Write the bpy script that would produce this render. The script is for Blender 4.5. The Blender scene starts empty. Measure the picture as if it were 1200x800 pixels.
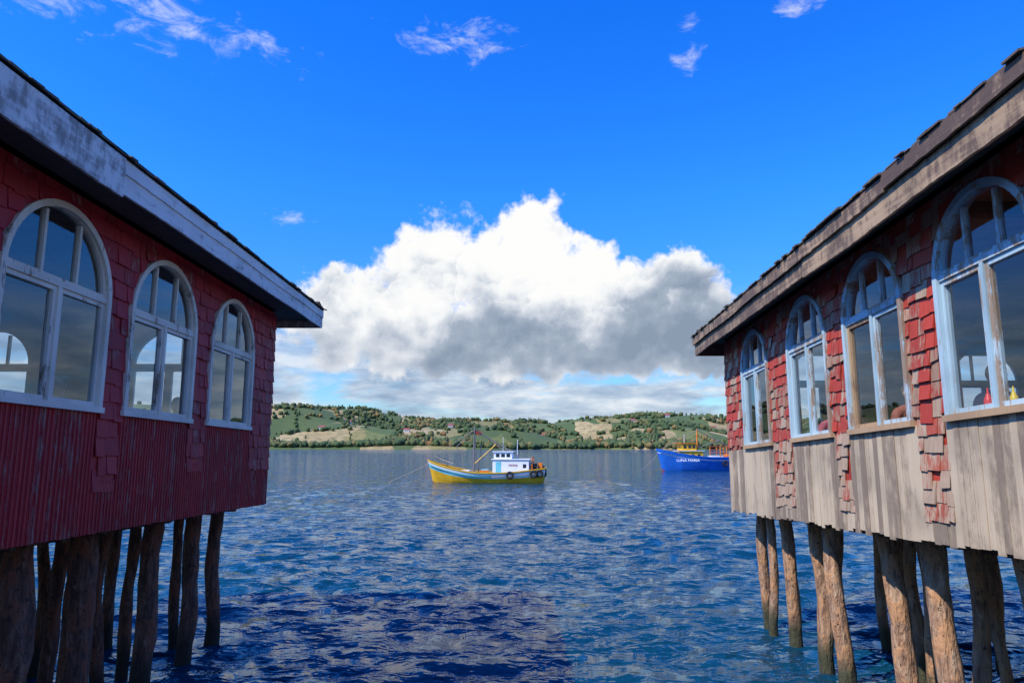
import bpy, bmesh, math, random
import numpy as np
from mathutils import Vector, noise
random.seed(11)
rng = np.random.default_rng(5)
scene = bpy.context.scene
scene.view_settings.view_transform = 'Standard'
scene.view_settings.look = 'None'
scene.view_settings.exposure = 0
U = random.uniform

# ------------------------------------------------------------------ helpers
class MB:
    def __init__(self): self.v=[]; self.f=[]; self.m=[]
    def add(self, verts, faces, mi=0):
        b=len(self.v); self.v += [tuple(p) for p in verts]
        for f in faces:
            self.f.append(tuple(b+i for i in f)); self.m.append(mi)
    def hexa(self, P, mi=0):
        self.add(P, [(0,1,2,3),(7,6,5,4),(0,4,5,1),(1,5,6,2),(2,6,7,3),(3,7,4,0)], mi)
    def box(self, x0,x1,y0,y1,z0,z1, mi=0):
        self.hexa([(x0,y0,z0),(x1,y0,z0),(x1,y1,z0),(x0,y1,z0),(x0,y0,z1),(x1,y0,z1),(x1,y1,z1),(x0,y1,z1)], mi)
    def tube(self, pts, rad, n=8, mi=0, caps=True):
        pts=[Vector(p) for p in pts]; k=len(pts)
        if not hasattr(rad,'__len__'): rad=[rad]*k
        b=len(self.v)
        for i,p in enumerate(pts):
            t=(pts[min(i+1,k-1)]-pts[max(i-1,0)]).normalized()
            a=Vector((0,0,1)) if abs(t.z)<.9 else Vector((1,0,0))
            u=t.cross(a).normalized(); w=t.cross(u)
            for j in range(n):
                an=2*math.pi*j/n
                q=p+(u*math.cos(an)+w*math.sin(an))*rad[i]
                self.v.append(tuple(q))
        for i in range(k-1):
            for j in range(n):
                j2=(j+1)%n
                self.f.append((b+i*n+j,b+i*n+j2,b+(i+1)*n+j2,b+(i+1)*n+j)); self.m.append(mi)
        if caps:
            self.f.append(tuple(b+j for j in range(n))[::-1]); self.m.append(mi)
            self.f.append(tuple(b+(k-1)*n+j for j in range(n))); self.m.append(mi)
    def torus(self, c, R, r, axis='y', n=18, m=8, mi=0):
        b=len(self.v)
        for i in range(n):
            a=2*math.pi*i/n
            for j in range(m):
                t=2*math.pi*j/m
                x=(R+r*math.cos(t))*math.cos(a); z=(R+r*math.cos(t))*math.sin(a); y=r*math.sin(t)
                p=(x,y,z) if axis=='y' else ((y,x,z) if axis=='x' else (x,z,y))
                self.v.append((c[0]+p[0],c[1]+p[1],c[2]+p[2]))
        for i in range(n):
            for j in range(m):
                self.f.append((b+i*m+j,b+((i+1)%n)*m+j,b+((i+1)%n)*m+(j+1)%m,b+i*m+(j+1)%m)); self.m.append(mi)
    def obj(self, name, mats, parent=None, smooth=False, recalc=True):
        me=bpy.data.meshes.new(name); me.from_pydata(self.v,[],self.f)
        for mt in (mats if isinstance(mats,(list,tuple)) else [mats]): me.materials.append(mt)
        me.polygons.foreach_set('material_index', self.m)
        if smooth: me.polygons.foreach_set('use_smooth',[True]*len(self.f))
        me.update()
        if recalc:
            bm=bmesh.new(); bm.from_mesh(me); bmesh.ops.recalc_face_normals(bm,faces=bm.faces); bm.to_mesh(me); bm.free()
        o=bpy.data.objects.new(name,me); scene.collection.objects.link(o)
        if parent: o.parent=parent
        return o
def empty(name, loc=(0,0,0)):
    o=bpy.data.objects.new(name,None); o.location=loc; scene.collection.objects.link(o); o.empty_display_size=.3
    return o

# ---- node helpers
class NT:
    def __init__(s, nt): s.nt=nt; s.n=nt.nodes; s.l=nt.links; s.dim='3D'
    def new(s,t,**k):
        n=s.n.new(t)
        for a,b in k.items(): setattr(n,a,b)
        return n
    def put(s,inp,val):
        if isinstance(val,bpy.types.NodeSocket): s.l.new(val,inp)
        else: inp.default_value=val
    def M(s,op,a,b=0.0,c=0.0,clamp=False):
        n=s.new('ShaderNodeMath',operation=op,use_clamp=clamp); s.put(n.inputs[0],a); s.put(n.inputs[1],b)
        if op in('MULTIPLY_ADD','SMOOTH_MAX','SMOOTH_MIN'): s.put(n.inputs[2],c)
        return n.outputs[0]
    def V(s,op,a,b=(0,0,0)):
        n=s.new('ShaderNodeVectorMath',operation=op); s.put(n.inputs[0],a)
        if op=='SCALE': s.put(n.inputs['Scale'],b)
        elif op not in('NORMALIZE','LENGTH'): s.put(n.inputs[1],b)
        return n.outputs['Value'] if op in('DOT_PRODUCT','LENGTH') else n.outputs['Vector']
    def noise(s,vec,scale,detail=4,rough=.5,dist=0,out='Fac'):
        n=s.new('ShaderNodeTexNoise'); n.noise_dimensions=s.dim; s.put(n.inputs['Vector'],vec); n.inputs['Scale'].default_value=scale
        n.inputs['Detail'].default_value=detail; n.inputs['Roughness'].default_value=rough; n.inputs['Distortion'].default_value=dist
        return n.outputs[out]
    def vor(s,vec,scale,detail=0,feature='F1',out='Distance',smooth=.5):
        n=s.new('ShaderNodeTexVoronoi'); n.voronoi_dimensions=s.dim; n.feature=feature; s.put(n.inputs['Vector'],vec); n.inputs['Scale'].default_value=scale
        if 'Detail' in n.inputs: n.inputs['Detail'].default_value=detail
        if feature=='SMOOTH_F1': n.inputs['Smoothness'].default_value=smooth
        return n.outputs if out is None else n.outputs[out]
    def ramp(s,fac,stops,interp='LINEAR'):
        n=s.new('ShaderNodeValToRGB'); s.put(n.inputs[0],fac); cr=n.color_ramp; cr.interpolation=interp
        while len(cr.elements)<len(stops): cr.elements.new(.5)
        for e,(p,c) in zip(cr.elements,stops): e.position=p; e.color=(*c,1) if len(c)==3 else c
        return n.outputs[0]
    def sstep(s,v,a,b):
        n=s.new('ShaderNodeMapRange',interpolation_type='SMOOTHSTEP'); s.put(n.inputs[0],v); n.inputs[1].default_value=a; n.inputs[2].default_value=b
        return n.outputs[0]
    def mix(s,f,a,b,mode='MIX'):
        n=s.new('ShaderNodeMix',data_type='RGBA',blend_type=mode); s.put(n.inputs[0],f)
        for i,v in((6,a),(7,b)):
            if isinstance(v,tuple) and len(v)==3: v=(*v,1)
            s.put(n.inputs[i],v)
        return n.outputs[2]
    def map(s,vec,sc):
        return s.V('MULTIPLY',vec,sc)
def newmat(name):
    m=bpy.data.materials.new(name); m.use_nodes=True; t=NT(m.node_tree)
    t.b=m.node_tree.nodes['Principled BSDF']; t.mat=m
    t.pos=t.new('ShaderNodeTexCoord').outputs['Object']
    g=t.new('ShaderNodeNewGeometry'); t.rnd=g.outputs['Random Per Island']; t.wp=g.outputs['Position']; t.gn=g.outputs['Normal']; t.inc=g.outputs['Incoming']
    return t
def bump(t,h,strength=.5,dist=.02,nrm=None):
    b=t.new('ShaderNodeBump'); b.inputs['Strength'].default_value=strength; b.inputs['Distance'].default_value=dist
    if nrm is not None: t.put(b.inputs['Normal'],nrm)
    t.put(b.inputs['Height'],h); t.l.new(b.outputs[0],t.b.inputs['Normal'])
def simple(name,col,rough=.5,metal=0,var=.25,scale=6):
    t=newmat(name); n=t.noise(t.pos,scale,3,.6)
    dark=tuple(c*(1-var) for c in col); lite=tuple(min(1,c*(1+var*.5)) for c in col)
    t.put(t.b.inputs['Base Color'],t.ramp(n,[(.3,dark),(.7,lite)])); t.b.inputs['Roughness'].default_value=rough
    t.b.inputs['Metallic'].default_value=metal
    return t.mat

# ------------------------------------------------------------------ materials
def paint_wood(name, paint, paint2, wood, wear, grain=(6,6,1.2), rough=.65, stain=.35, bs=.55, edge=.035):
    """weathered painted timber; wear 0..1 = share of bare wood"""
    t=newmat(name)
    gr=t.noise(t.map(t.pos,(grain[0]*9,grain[1]*9,grain[2]*2.2)),1,4,.65)
    big=t.noise(t.pos,1.3,2,.6); mid=t.noise(t.map(t.pos,(9,9,4)),1,4,.7)
    pc=t.mix(t.rnd,paint,paint2)
    pc=t.mix(t.M('MULTIPLY',t.sstep(big,.40,.68),stain),pc,tuple(c*.40 for c in paint))
    pc=t.mix(t.M('MULTIPLY',t.sstep(gr,.5,.75),.4),pc,tuple(c*.55 for c in paint2))
    wd=t.mix(gr,tuple(c*.3 for c in wood),tuple(min(1,c*1.45) for c in wood))
    wd=t.mix(t.M('MULTIPLY',t.rnd,.4),wd,tuple(c*.5 for c in wood))
    f=t.M('ADD',t.M('MULTIPLY',mid,.50),t.M('ADD',t.M('MULTIPLY',gr,.35),t.M('MULTIPLY',t.rnd,.25)))
    f=t.M('ADD',f,t.M('MULTIPLY',big,.25))
    th=.675+(.5-wear)*.42
    w=t.sstep(f,th-edge,th+edge)
    t.put(t.b.inputs['Base Color'],t.mix(w,pc,wd)); t.b.inputs['Roughness'].default_value=rough
    bump(t,t.M('SUBTRACT',t.M('MULTIPLY',gr,.7),t.M('MULTIPLY',w,.4)),bs,.008)
    return t.mat
m_redL=paint_wood('red_painted_shingle',(.54,.030,.038),(.36,.016,.024),(.48,.20,.16),.14,stain=.5)
m_redLb=paint_wood('red_painted_board',(.52,.032,.036),(.40,.020,.026),(.46,.19,.16),.22,stain=.5)
m_redR=paint_wood('worn_red_shingle',(.54,.060,.030),(.34,.035,.022),(.48,.30,.19),.36,stain=.5,edge=.06)
m_redR2=paint_wood('bare_red_shingle',(.46,.08,.045),(.44,.22,.12),(.56,.40,.27),.66,stain=.5,edge=.06)
m_plank=paint_wood('bare_plank',(.66,.53,.36),(.54,.41,.27),(.36,.27,.19),.44,grain=(7,7,.25),stain=.45,bs=1.0,edge=.10)
m_white=paint_wood('weathered_white_paint',(.84,.81,.76),(.74,.72,.68),(.38,.34,.30),.26,grain=(2,.25,6),stain=.3,edge=.08)
m_frameW=paint_wood('cream_window_paint',(.90,.80,.64),(.84,.74,.58),(.36,.24,.15),.13)
m_frameB=paint_wood('blue_window_paint',(.38,.55,.62),(.50,.63,.68),(.45,.32,.22),.30)
m_sill=paint_wood('bare_sill_wood',(.52,.34,.19),(.42,.28,.15),(.30,.19,.11),.4)
m_fasR=paint_wood('rotten_fascia',(.54,.37,.21),(.38,.25,.15),(.16,.10,.065),.50,grain=(2.5,.07,10),stain=.6,bs=1.0,edge=.09)
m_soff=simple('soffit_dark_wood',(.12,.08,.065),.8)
m_in=simple('interior_wood',(.42,.28,.16),.6)
m_floor=simple('floor_wood',(.2,.12,.07),.6)
def m_roofmk():
    t=newmat('mossy_roof_shingle'); n=t.noise(t.pos,4,3,.7); g=t.noise(t.map(t.pos,(40,12,20)),1,3,.6)
    c=t.mix(t.rnd,(.065,.05,.04),(.15,.115,.085)); c=t.mix(t.sstep(n,.50,.64),c,(.09,.10,.04)); c=t.mix(t.M('MULTIPLY',g,.5),c,(.20,.16,.12))
    t.put(t.b.inputs['Base Color'],c); t.b.inputs['Roughness'].default_value=.9; bump(t,g,.6,.01); return t.mat
m_roof=m_roofmk()
def barkmk(name,cols,lo):
    t=newmat(name); g=t.noise(t.map(t.pos,(14,14,3)),1,4,.7,.6); p=t.noise(t.map(t.pos,(6,6,3)),1,3,.65)
    c=t.ramp(g,[(.3,cols[0]),(.5,cols[1]),(.7,cols[2])])
    c=t.mix(t.sstep(p,.5,.57),c,t.mix(g,tuple(x*.6 for x in cols[3]),cols[3]))
    c=t.mix(t.sstep(t.noise(t.pos,19,3,.7),.60,.68),c,tuple(x*.5 for x in cols[0]))
    z=t.new('ShaderNodeSeparateXYZ'); t.put(z.inputs[0],t.wp)
    wl=t.M('ADD',z.outputs[2],t.M('MULTIPLY',g,-.5))
    c=t.mix(t.sstep(wl,.38,-.02),c,lo)
    t.put(t.b.inputs['Base Color'],c); t.b.inputs['Roughness'].default_value=.85; bump(t,t.M('ADD',g,t.M('MULTIPLY',p,1.2)),1,.05); return t.mat
m_barkL=barkmk('pile_bark_dark',[(.04,.024,.018),(.12,.065,.045),(.32,.20,.14),(.26,.11,.06)],(.02,.022,.014))
m_barkR=barkmk('pile_bark_warm',[(.14,.07,.045),(.38,.22,.13),(.60,.43,.28),(.64,.34,.17)],(.06,.06,.03))
def glassmk():
    m=bpy.data.materials.new('window_glass'); m.use_nodes=True; t=NT(m.node_tree); t.n.clear()
    ge=t.new('ShaderNodeNewGeometry')
    cs=t.M('ABSOLUTE',t.V('DOT_PRODUCT',ge.outputs['Normal'],ge.outputs['Incoming']))
    sch=t.M('MULTIPLY_ADD',t.M('POWER',t.M('SUBTRACT',1.0,cs),5.0),.96,.04)
    g=t.new('ShaderNodeBsdfGlossy'); g.inputs['Roughness'].default_value=0.0; g.inputs['Color'].default_value=(.80,.88,.95,1)
    tr=t.new('ShaderNodeBsdfTransparent'); tr.inputs[0].default_value=(.82,.87,.90,1)
    mx=t.new('ShaderNodeMixShader'); t.put(mx.inputs[0],t.M('MULTIPLY_ADD',sch,1.6,.05,True))
    t.l.new(tr.outputs[0],mx.inputs[1]); t.l.new(g.outputs[0],mx.inputs[2])
    o=t.new('ShaderNodeOutputMaterial'); t.l.new(mx.outputs[0],o.inputs[0]); return m
m_glass=glassmk()

# ------------------------------------------------------------------ people
m_skin=simple('skin',(.52,.30,.21),.5,var=.1); m_hair=simple('hair',(.03,.02,.015),.6); m_eye=simple('eye',(.02,.02,.02),.2)
def skinned(name, verts, edges, radii, mat, parent, root=0, sub=2):
    me=bpy.data.meshes.new(name); me.from_pydata(verts,edges,[]); me.materials.append(mat)
    o=bpy.data.objects.new(name,me); scene.collection.objects.link(o); o.parent=parent
    sk=o.modifiers.new('skin','SKIN'); sk.use_smooth_shade=True
    for i,r in enumerate(radii):
        d=me.skin_vertices[0].data[i]; d.radius=(r,r) if not isinstance(r,tuple) else r
        d.use_root=(i==root)
    s=o.modifiers.new('sub','SUBSURF'); s.levels=sub; s.render_levels=sub
    return o
def person(loc, yaw, shirt, lean=.1, hair=(.03,.02,.015)):
    p=empty('person',loc); p.rotation_euler=(0,0,yaw)   # faces local +Y, seat top at local z=.45
    m_sh=simple('shirt',shirt,.8,var=.2,scale=14); m_tr=simple('trousers',(.04,.05,.09),.8)
    y=lean
    V=[(0,0,.52),(0,.02,.72),(0,y*.6,.92),(0,y,1.02),(0,y+.01,1.07),
       (-.17,y,.98),(-.24,y+.04,.74),(-.15,y+.26,.80),
       (.17,y,.98),(.24,y+.05,.74),(.16,y+.28,.80)]
    E=[(0,1),(1,2),(2,3),(3,4),(3,5),(5,6),(6,7),(3,8),(8,9),(9,10)]
    R=[(.16,.12),(.15,.11),(.17,.11),(.10,.08),.055,.07,.05,.036,.07,.05,.036]
    skinned('torso_and_arms',V,E,R,m_sh,p)
    V=[(0,0,.54),(-.10,.05,.53),(-.12,.43,.54),(-.12,.42,.10),(-.12,.54,.04),(.10,.05,.53),(.12,.43,.54),(.12,.42,.10),(.12,.54,.04)]
    E=[(0,1),(1,2),(2,3),(3,4),(0,5),(5,6),(6,7),(7,8)]
    skinned('legs',V,E,[.12,.10,.065,.045,.04,.10,.065,.045,.04],m_tr,p)
    for sx in(-1,1):
        wx=sx*.155; wy=y+.27; z=.80
        V=[(wx,wy,z),(wx,wy+.08,z)]; E=[(0,1)]; R=[.028,(.034,.018)]
        for k,(dx,l) in enumerate(((-.03,.07),(-.01,.08),(.01,.075),(.03,.06))):
            b=len(V); V+= [(wx+dx,wy+.095,z),(wx+dx,wy+.095+l*.55,z-.004),(wx+dx,wy+.095+l,z-.02)]; E+=[(1,b),(b,b+1),(b+1,b+2)]; R+=[.010,.009,.007]
        b=len(V); V+=[(wx-sx*.04,wy+.05,z),(wx-sx*.055,wy+.09,z-.005)]; E+=[(0,b),(b,b+1)]; R+=[.011,.009]
        skinned('hand',V,E,R,m_skin,p,sub=1)
    mb=MB()
    def ball(c,r,mi,n=14,m=10,deform=None):
        b=len(mb.v)
        for i in range(m+1):
            th=math.pi*i/m
            for j in range(n):
                ph=2*math.pi*j/n; q=Vector((math.sin(th)*math.cos(ph),math.sin(th)*math.sin(ph),math.cos(th)))
                s=deform(q) if deform else 1
                mb.v.append((c[0]+q.x*r[0]*s,c[1]+q.y*r[1]*s,c[2]+q.z*r[2]*s))
        for i in range(m):
            for j in range(n):
                mb.f.append((b+i*n+j,b+i*n+(j+1)%n,b+(i+1)*n+(j+1)%n,b+(i+1)*n+j)); mb.m.append(mi)
    hc=(0,y+.03,1.21)
    ball(hc,(.077,.098,.118),0,deform=lambda q:1-.12*max(0,-q.z)*abs(q.x))
    ball((0,hc[1]-.018,hc[2]+.028),(.086,.098,.108),1,deform=lambda q:1 if q.y<.45 or q.z>.55 else .8)
    ball((0,hc[1]+.098,hc[2]-.015),(.013,.02,.022),0,8,6)
    for sx in(-1,1):
        ball((sx*.032,hc[1]+.086,hc[2]+.01),(.012,.008,.008),2,8,6)
        ball((sx*.079,hc[1],hc[2]-.005),(.012,.022,.032),0,8,6)
    ball((0,hc[1]+.086,hc[2]-.055),(.026,.008,.006),2,8,6)
    mb.tube([(0,y,1.04),(0,y+.01,1.13)],[.055,.05],10,0)
    mb.obj('head',[m_skin,simple('hair',hair,.6),m_eye],p,smooth=True)
    chair(loc,yaw)
    return p
def chair(loc,yaw):
    c=MB(); c.box(-.22,.22,-.2,.24,.41,.45)
    for a in(-.2,.17):
        c.box(a,a+.03,-.19,-.16,0,.41); c.box(a,a+.03,.2,.23,0,.41)
        c.box(a,a+.03,-.235,-.205,.3,.95)
    c.box(-.2,.2,-.230,-.208,.62,.92)
    ch=empty('chair',loc); ch.rotation_euler=(0,0,yaw); c.obj('chair_frame',m_floor,ch)

# ------------------------------------------------------------------ stilt houses
class Frame:
    def __init__(s,O,a,out): s.O=Vector(O); s.a=Vector(a); s.o=Vector(out)
    def P(s,S,h,o=0): q=s.O+s.a*S+s.o*o; return (q.x,q.y,q.z+h)
def lbox(mb,F,s0,s1,h0,h1,o0,o1,mi=0):
    mb.hexa([F.P(s0,h0,o0),F.P(s1,h0,o0),F.P(s1,h0,o1),F.P(s0,h0,o1),F.P(s0,h1,o0),F.P(s1,h1,o0),F.P(s1,h1,o1),F.P(s0,h1,o1)],mi)
def outline(c,r,hb,hs,n=22):
    pts=[(c-r,hb),(c-r,hs)]
    for i in range(1,n): a=math.pi*(1-i/n); pts.append((c+r*math.cos(a),hs+r*math.sin(a)))
    return pts+[(c+r,hs),(c+r,hb)]
def wall(mb,P,L,H0,H1,ops,o0,o1,n=22,mo=0,mi_=1):
    for o,mt in((o0,mo),(o1,mi_)):
        x=0
        for(c,r,hb,hs) in ops:
            mb.add([P(x,H0,o),P(c-r,H0,o),P(c-r,H1,o),P(x,H1,o)],[(0,1,2,3)],mt)
            mb.add([P(c-r,H0,o),P(c+r,H0,o),P(c+r,hb,o),P(c-r,hb,o)],[(0,1,2,3)],mt)
            ar=outline(c,r,hb,hs,n)[1:-1]
            for a,b in zip(ar[:-1],ar[1:]): mb.add([P(*a,o),P(*b,o),P(b[0],H1,o),P(a[0],H1,o)],[(0,1,2,3)],mt)
            x=c+r
        mb.add([P(x,H0,o),P(L,H0,o),P(L,H1,o),P(x,H1,o)],[(0,1,2,3)],mt)
    for(c,r,hb,hs) in ops:
        ar=outline(c,r,hb,hs,n); ar.append(ar[0])
        for a,b in zip(ar[:-1],ar[1:]): mb.add([P(*a,o0),P(*b,o0),P(*b,o1),P(*a,o1)],[(0,1,2,3)],mi_)
def ring(mb,P,c,r0,r1,hb,hs,o0,o1,drop=0,mi=0,n=22):
    A=outline(c,r0,hb,hs,n); B=outline(c,r1,hb-drop,hs,n)
    for i in range(len(A)-1):
        a,b,d,e=A[i],A[i+1],B[i+1],B[i]
        mb.hexa([P(*a,o0),P(*b,o0),P(*d,o0),P(*e,o0),P(*a,o1),P(*b,o1),P(*d,o1),P(*e,o1)],mi)
def window(name,P,c,r,hb,hs,mat,parent,glass=True,sillmat=None,wt=.045,sashmat=None):
    mb=MB()
    def bx(s0,s1,h0,h1,o0,o1,mi=0):
        mb.hexa([P(s0,h0,o0),P(s1,h0,o0),P(s1,h0,o1),P(s0,h0,o1),P(s0,h1,o0),P(s1,h1,o0),P(s1,h1,o1),P(s0,h1,o1)],mi)
    ring(mb,P,c,r-.035,r+.03,hb+.001,hs,-.06,.052,0)            # casing
    bx(c-r-.05,c+r+.05,hb-.06,hb,-.04,.068,1)                   # sill
    k=r-.035
    bx(c-k+.001,c+k-.001,hs-.03,hs+.03,-.058,.03)               # transom
    bx(c-.022,c+.022,hb+.001,hs-.031,-.056,.032)                # centre mullion
    for ii,(a,b) in enumerate(((c-k+.002,c-.024),(c+.024,c+k-.002))):            # sashes
        sm=2 if (ii==0 and sashmat) else 0
        bx(a,a+wt,hb+.005,hs-.032,-.045,.012,sm); bx(b-wt,b,hb+.005,hs-.032,-.045,.012,sm)
        bx(a+wt+.001,b-wt-.001,hb+.005,hb+.005+wt,-.045,.012,sm); bx(a+wt+.001,b-wt-.001,hs-.032-wt,hs-.032,-.045,.012,sm)
    ring(mb,P,c,k-.035,k-.002,hs+.031,hs+.032,-.045,.012,0)     # upper sash
    bx(c-k+.04,c+k-.04,hs+.0305,hs+.062,-.0445,.0115)
    for sx in(-1,1):
        x=c+sx*r*.33; top=hs+math.sqrt(k*k-(r*.33)**2)-.03
        bx(x-.018,x+.018,hs+.063,top,-.044,.010)
    o=mb.obj(name,[mat,sillmat or mat,sashmat or mat],parent)
    if glass:
        g=MB()
        t=[U(-.006,.006) for _ in range(6)]
        for i,(a,b) in enumerate(((c-k,c),(c,c+k))):
            g.add([P(a,hb,-.02+t[i]),P(b,hb,-.02-t[i]),P(b,hs,-.02-t[i]+t[i+2]),P(a,hs,-.02+t[i]+t[i+2])],[(0,1,2,3)])
        ar=outline(c,k,hs,hs)[1:-1]
        g.add([P(*q,-.021) for q in ar],[tuple(range(len(ar)))])
        g.obj(name+'_glass',m_glass,parent,recalc=False)
def push(pt,ops,mar=.0):
    s,h=pt
    for(c,r,hb,hs) in ops:
        if h>hs:
            d=math.hypot(s-c,h-hs)
            if 1e-4<d<r: s=c+(s-c)*r/d; h=hs+(h-hs)*r/d
    return s,h
def house(F,L,Wd,H,ops,cfg):
    root=empty('stilt_house')
    P=F.P
    mb=MB(); wall(mb,P,L,0,H,ops,0,-.12)
    rops=cfg['rear']
    Pb=lambda s,h,o:P(s,h,-Wd-o); wall(mb,Pb,L,0,H,rops,0,-.12)
    e_ops=[(Wd*.27,.7,cfg['hb'],cfg['hs']-.02),(Wd*.73,.7,cfg['hb'],cfg['hs']-.02)]
    Pe=lambda s,h,o:P(-o,h,-s); wall(mb,Pe,Wd,0,H,e_ops,0,-.12)
    Pn=lambda s,h,o:P(L+o,h,-s); wall(mb,Pn,Wd,0,H,[],0,-.12)
    mb.obj('walls',[cfg['wallmat'],m_in],root,recalc=False)
    ib=MB(); lbox(ib,F,.13,L-.13,.27,.35,-Wd+.13,-.13); ib.obj('floor',m_floor,root)
    ib=MB(); lbox(ib,F,.13,L-.13,H+.003,H+.04,-Wd+.13,-.13); ib.obj('ceiling',m_in,root)
    ib=MB()
    for s in np.arange(1.2,L,2.9):
        lbox(ib,F,s,s+.12,.352,H-.13,-3.5,-3.38); lbox(ib,F,s,s+.12,H-.125,H-.002,-Wd+.14,-.14)
    ib.obj('interior_posts',m_floor,root)
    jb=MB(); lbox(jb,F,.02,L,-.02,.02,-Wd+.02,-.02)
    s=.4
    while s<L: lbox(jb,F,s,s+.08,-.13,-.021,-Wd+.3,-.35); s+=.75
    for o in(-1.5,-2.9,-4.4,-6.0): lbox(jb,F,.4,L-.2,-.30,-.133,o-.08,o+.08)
    jb.obj('floor_joists',m_soff,root)
    sh=MB(); ex=cfg['ex']; rows=int(H/ex)+1
    cols=cfg['shcols']
    for k in range(rows):
        h=k*ex; s=-U(0,.1)
        while s<L:
            w=U(*cfg['shw']); a,b=s+.003,s+w-.003; s+=w
            if a<-.02:a=-.02
            ok=True; mid=(a+b)/2; mi=0
            if h<cfg['hb']-.08:
                ok=False
                for(c0,c1,hm) in cols:
                    if c0<=mid<=c1 and h>=hm-.01: ok=True; a=max(a,c0); b=min(b,c1)
                if h<cfg['hb']-.1: mi=1
            elif random.random()<cfg['mixin']: mi=1
            for(c,r,hb,hs) in ops:
                if h+ex>hb-.05 and h<hs:
                    if c-r<mid<c+r: ok=False
                    elif a<c-r<b: b=c-r
                    elif a<c+r<b: a=c+r
                if h>=hs and math.hypot(mid-c,h+ex*.5-hs)<r-.03: ok=False
            if not ok or b-a<.02: continue
            if random.random()<cfg['miss']: continue
            jj=cfg['jit']; j=U(-.022,.012)*jj if random.random()<.8 else U(-.045,.02)*jj; t=h+ex+.05; t=min(t,H)
            sk=U(-.012,.012)*jj; oo=U(.022,.042)
            if h>t-.02: continue
            q=[push((a,h+j),ops),push((b,h+j+sk),ops),push((b,t),ops),push((a,t),ops)]
            f=[P(*q[0],oo),P(*q[1],oo+U(-.008,.010)),P(*q[2],.008),P(*q[3],.008)]
            bk=[P(*q[0],oo-.014),P(*q[1],oo-.014),P(*q[2],.002),P(*q[3],.002)]
            sh.add(f+bk,[(0,1,2,3),(0,4,5,1),(1,5,6,2),(3,7,4,0)],mi)
    sh.obj('wall_shingles',cfg['shmats'],root)
    bd=MB(); s=0
    while s<L:
        w=U(*cfg['bw']); a,b=s+.002,s+w-.003; s+=w; mid=(a+b)/2
        top=cfg['hb']-.055
        for(c0,c1,hm) in cols:
            if c0<mid<c1: top=min(top,hm+.12) if hm>0 else 0
        if top<=0.02: continue
        d=U(-.05,.01)*cfg['bj']; o=U(.010,.022)
        if cfg['rib']: o=.012
        lbox(bd,F,a,b,d-.03,top,.001,o)
        if cfg['rib']: lbox(bd,F,a+w*.28,b-w*.28,d-.028,top-.002,o+.0002,o+.010)
    bd.obj('wall_boards',cfg['boardmat'],root)
    eb=MB(); s=.02
    while s<Wd:
        w=U(.11,.17)
        q=lambda s_,h_,o_:P(-o_,h_,-s_)
        top=cfg['hb']-.1
        eb.hexa([q(s,-.03,.001),q(s+w-.004,-.03,.001),q(s+w-.004,-.03,.018),q(s,-.03,.018),q(s,top,.001),q(s+w-.004,top,.001),q(s+w-.004,top,.018),q(s,top,.018)]); s+=w
    eb.obj('end_wall_boards',cfg['boardmat'],root)
    for i,(c,r,hb,hs) in enumerate(ops):
        window('window_%d'%(i+1),P,c,r,hb,hs,cfg['fmats'][i%len(cfg['fmats'])],root,sillmat=cfg['sill'],sashmat=(m_sill if cfg.get('tan')==i else None))
    for i,(c,r,hb,hs) in enumerate(rops):
        window('rear_window_%d'%(i+1),Pb,c,r,hb,hs,m_frameW,root,glass=False)
    for i,(c,r,hb,hs) in enumerate(e_ops):
        window('end_window_%d'%(i+1),Pe,c,r,hb,hs,cfg['fmats'][0],root)
    ov,ee,fb,ft=cfg['ov'],cfg['ee'],cfg['fb'],cfg['ft']
    so=MB()
    lbox(so,F,-ee+.03,L+ee-.03,H+.05,H+.075,.03,ov-.03); lbox(so,F,-ee+.03,L+ee-.03,H+.05,H+.075,-Wd-ov+.03,-Wd-.03)
    lbox(so,F,-ee+.03,-.03,H+.051,H+.074,-Wd-.03,.03); lbox(so,F,L+.03,L+ee-.03,H+.051,H+.074,-Wd-.03,.03)
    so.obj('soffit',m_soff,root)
    fa=MB()
    for(s0,s1,dz,do,hh) in cfg['fboards']:
        def edge(x): return noise.noise(Vector((x*.7,dz*9,3)))*cfg['rot']+noise.noise(Vector((x*8,dz*9,8)))*cfg['rot']*.35
        xs=list(np.arange(s0,s1,.05))+[s1]
        for a,b in zip(xs[:-1],xs[1:]):
            za,zb=fb+dz+edge(a),fb+dz+edge(b); ha,hb_=fb+dz+hh+edge(a+40)*.3,fb+dz+hh+edge(b+40)*.3
            fa.hexa([P(a,za,ov-.03+do),P(b,zb,ov-.03+do),P(b,zb,ov+do),P(a,za,ov+do),P(a,ha,ov-.03+do),P(b,hb_,ov-.03+do),P(b,hb_,ov+do),P(a,ha,ov+do)],0)
    lbox(fa,F,-ee,-ee+.03,fb,ft,-Wd-ov,ov-.031); lbox(fa,F,L+ee-.03,L+ee,fb,ft,-Wd-ov,ov-.031)
    lbox(fa,F,-ee,L+ee,fb,ft,-Wd-ov-.03,-Wd-ov-.001)
    ob=fa.obj('fascia_boards',cfg['fasmat'],root,recalc=False)
    bm=bmesh.new(); bm.from_mesh(ob.data); bmesh.ops.remove_doubles(bm,verts=bm.verts,dist=.0004); bmesh.ops.recalc_face_normals(bm,faces=bm.faces); bm.to_mesh(ob.data); bm.free()
    rf=MB(); pit=math.tan(math.radians(15)); half=Wd/2+ov; top=ft+half*pit
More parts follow.
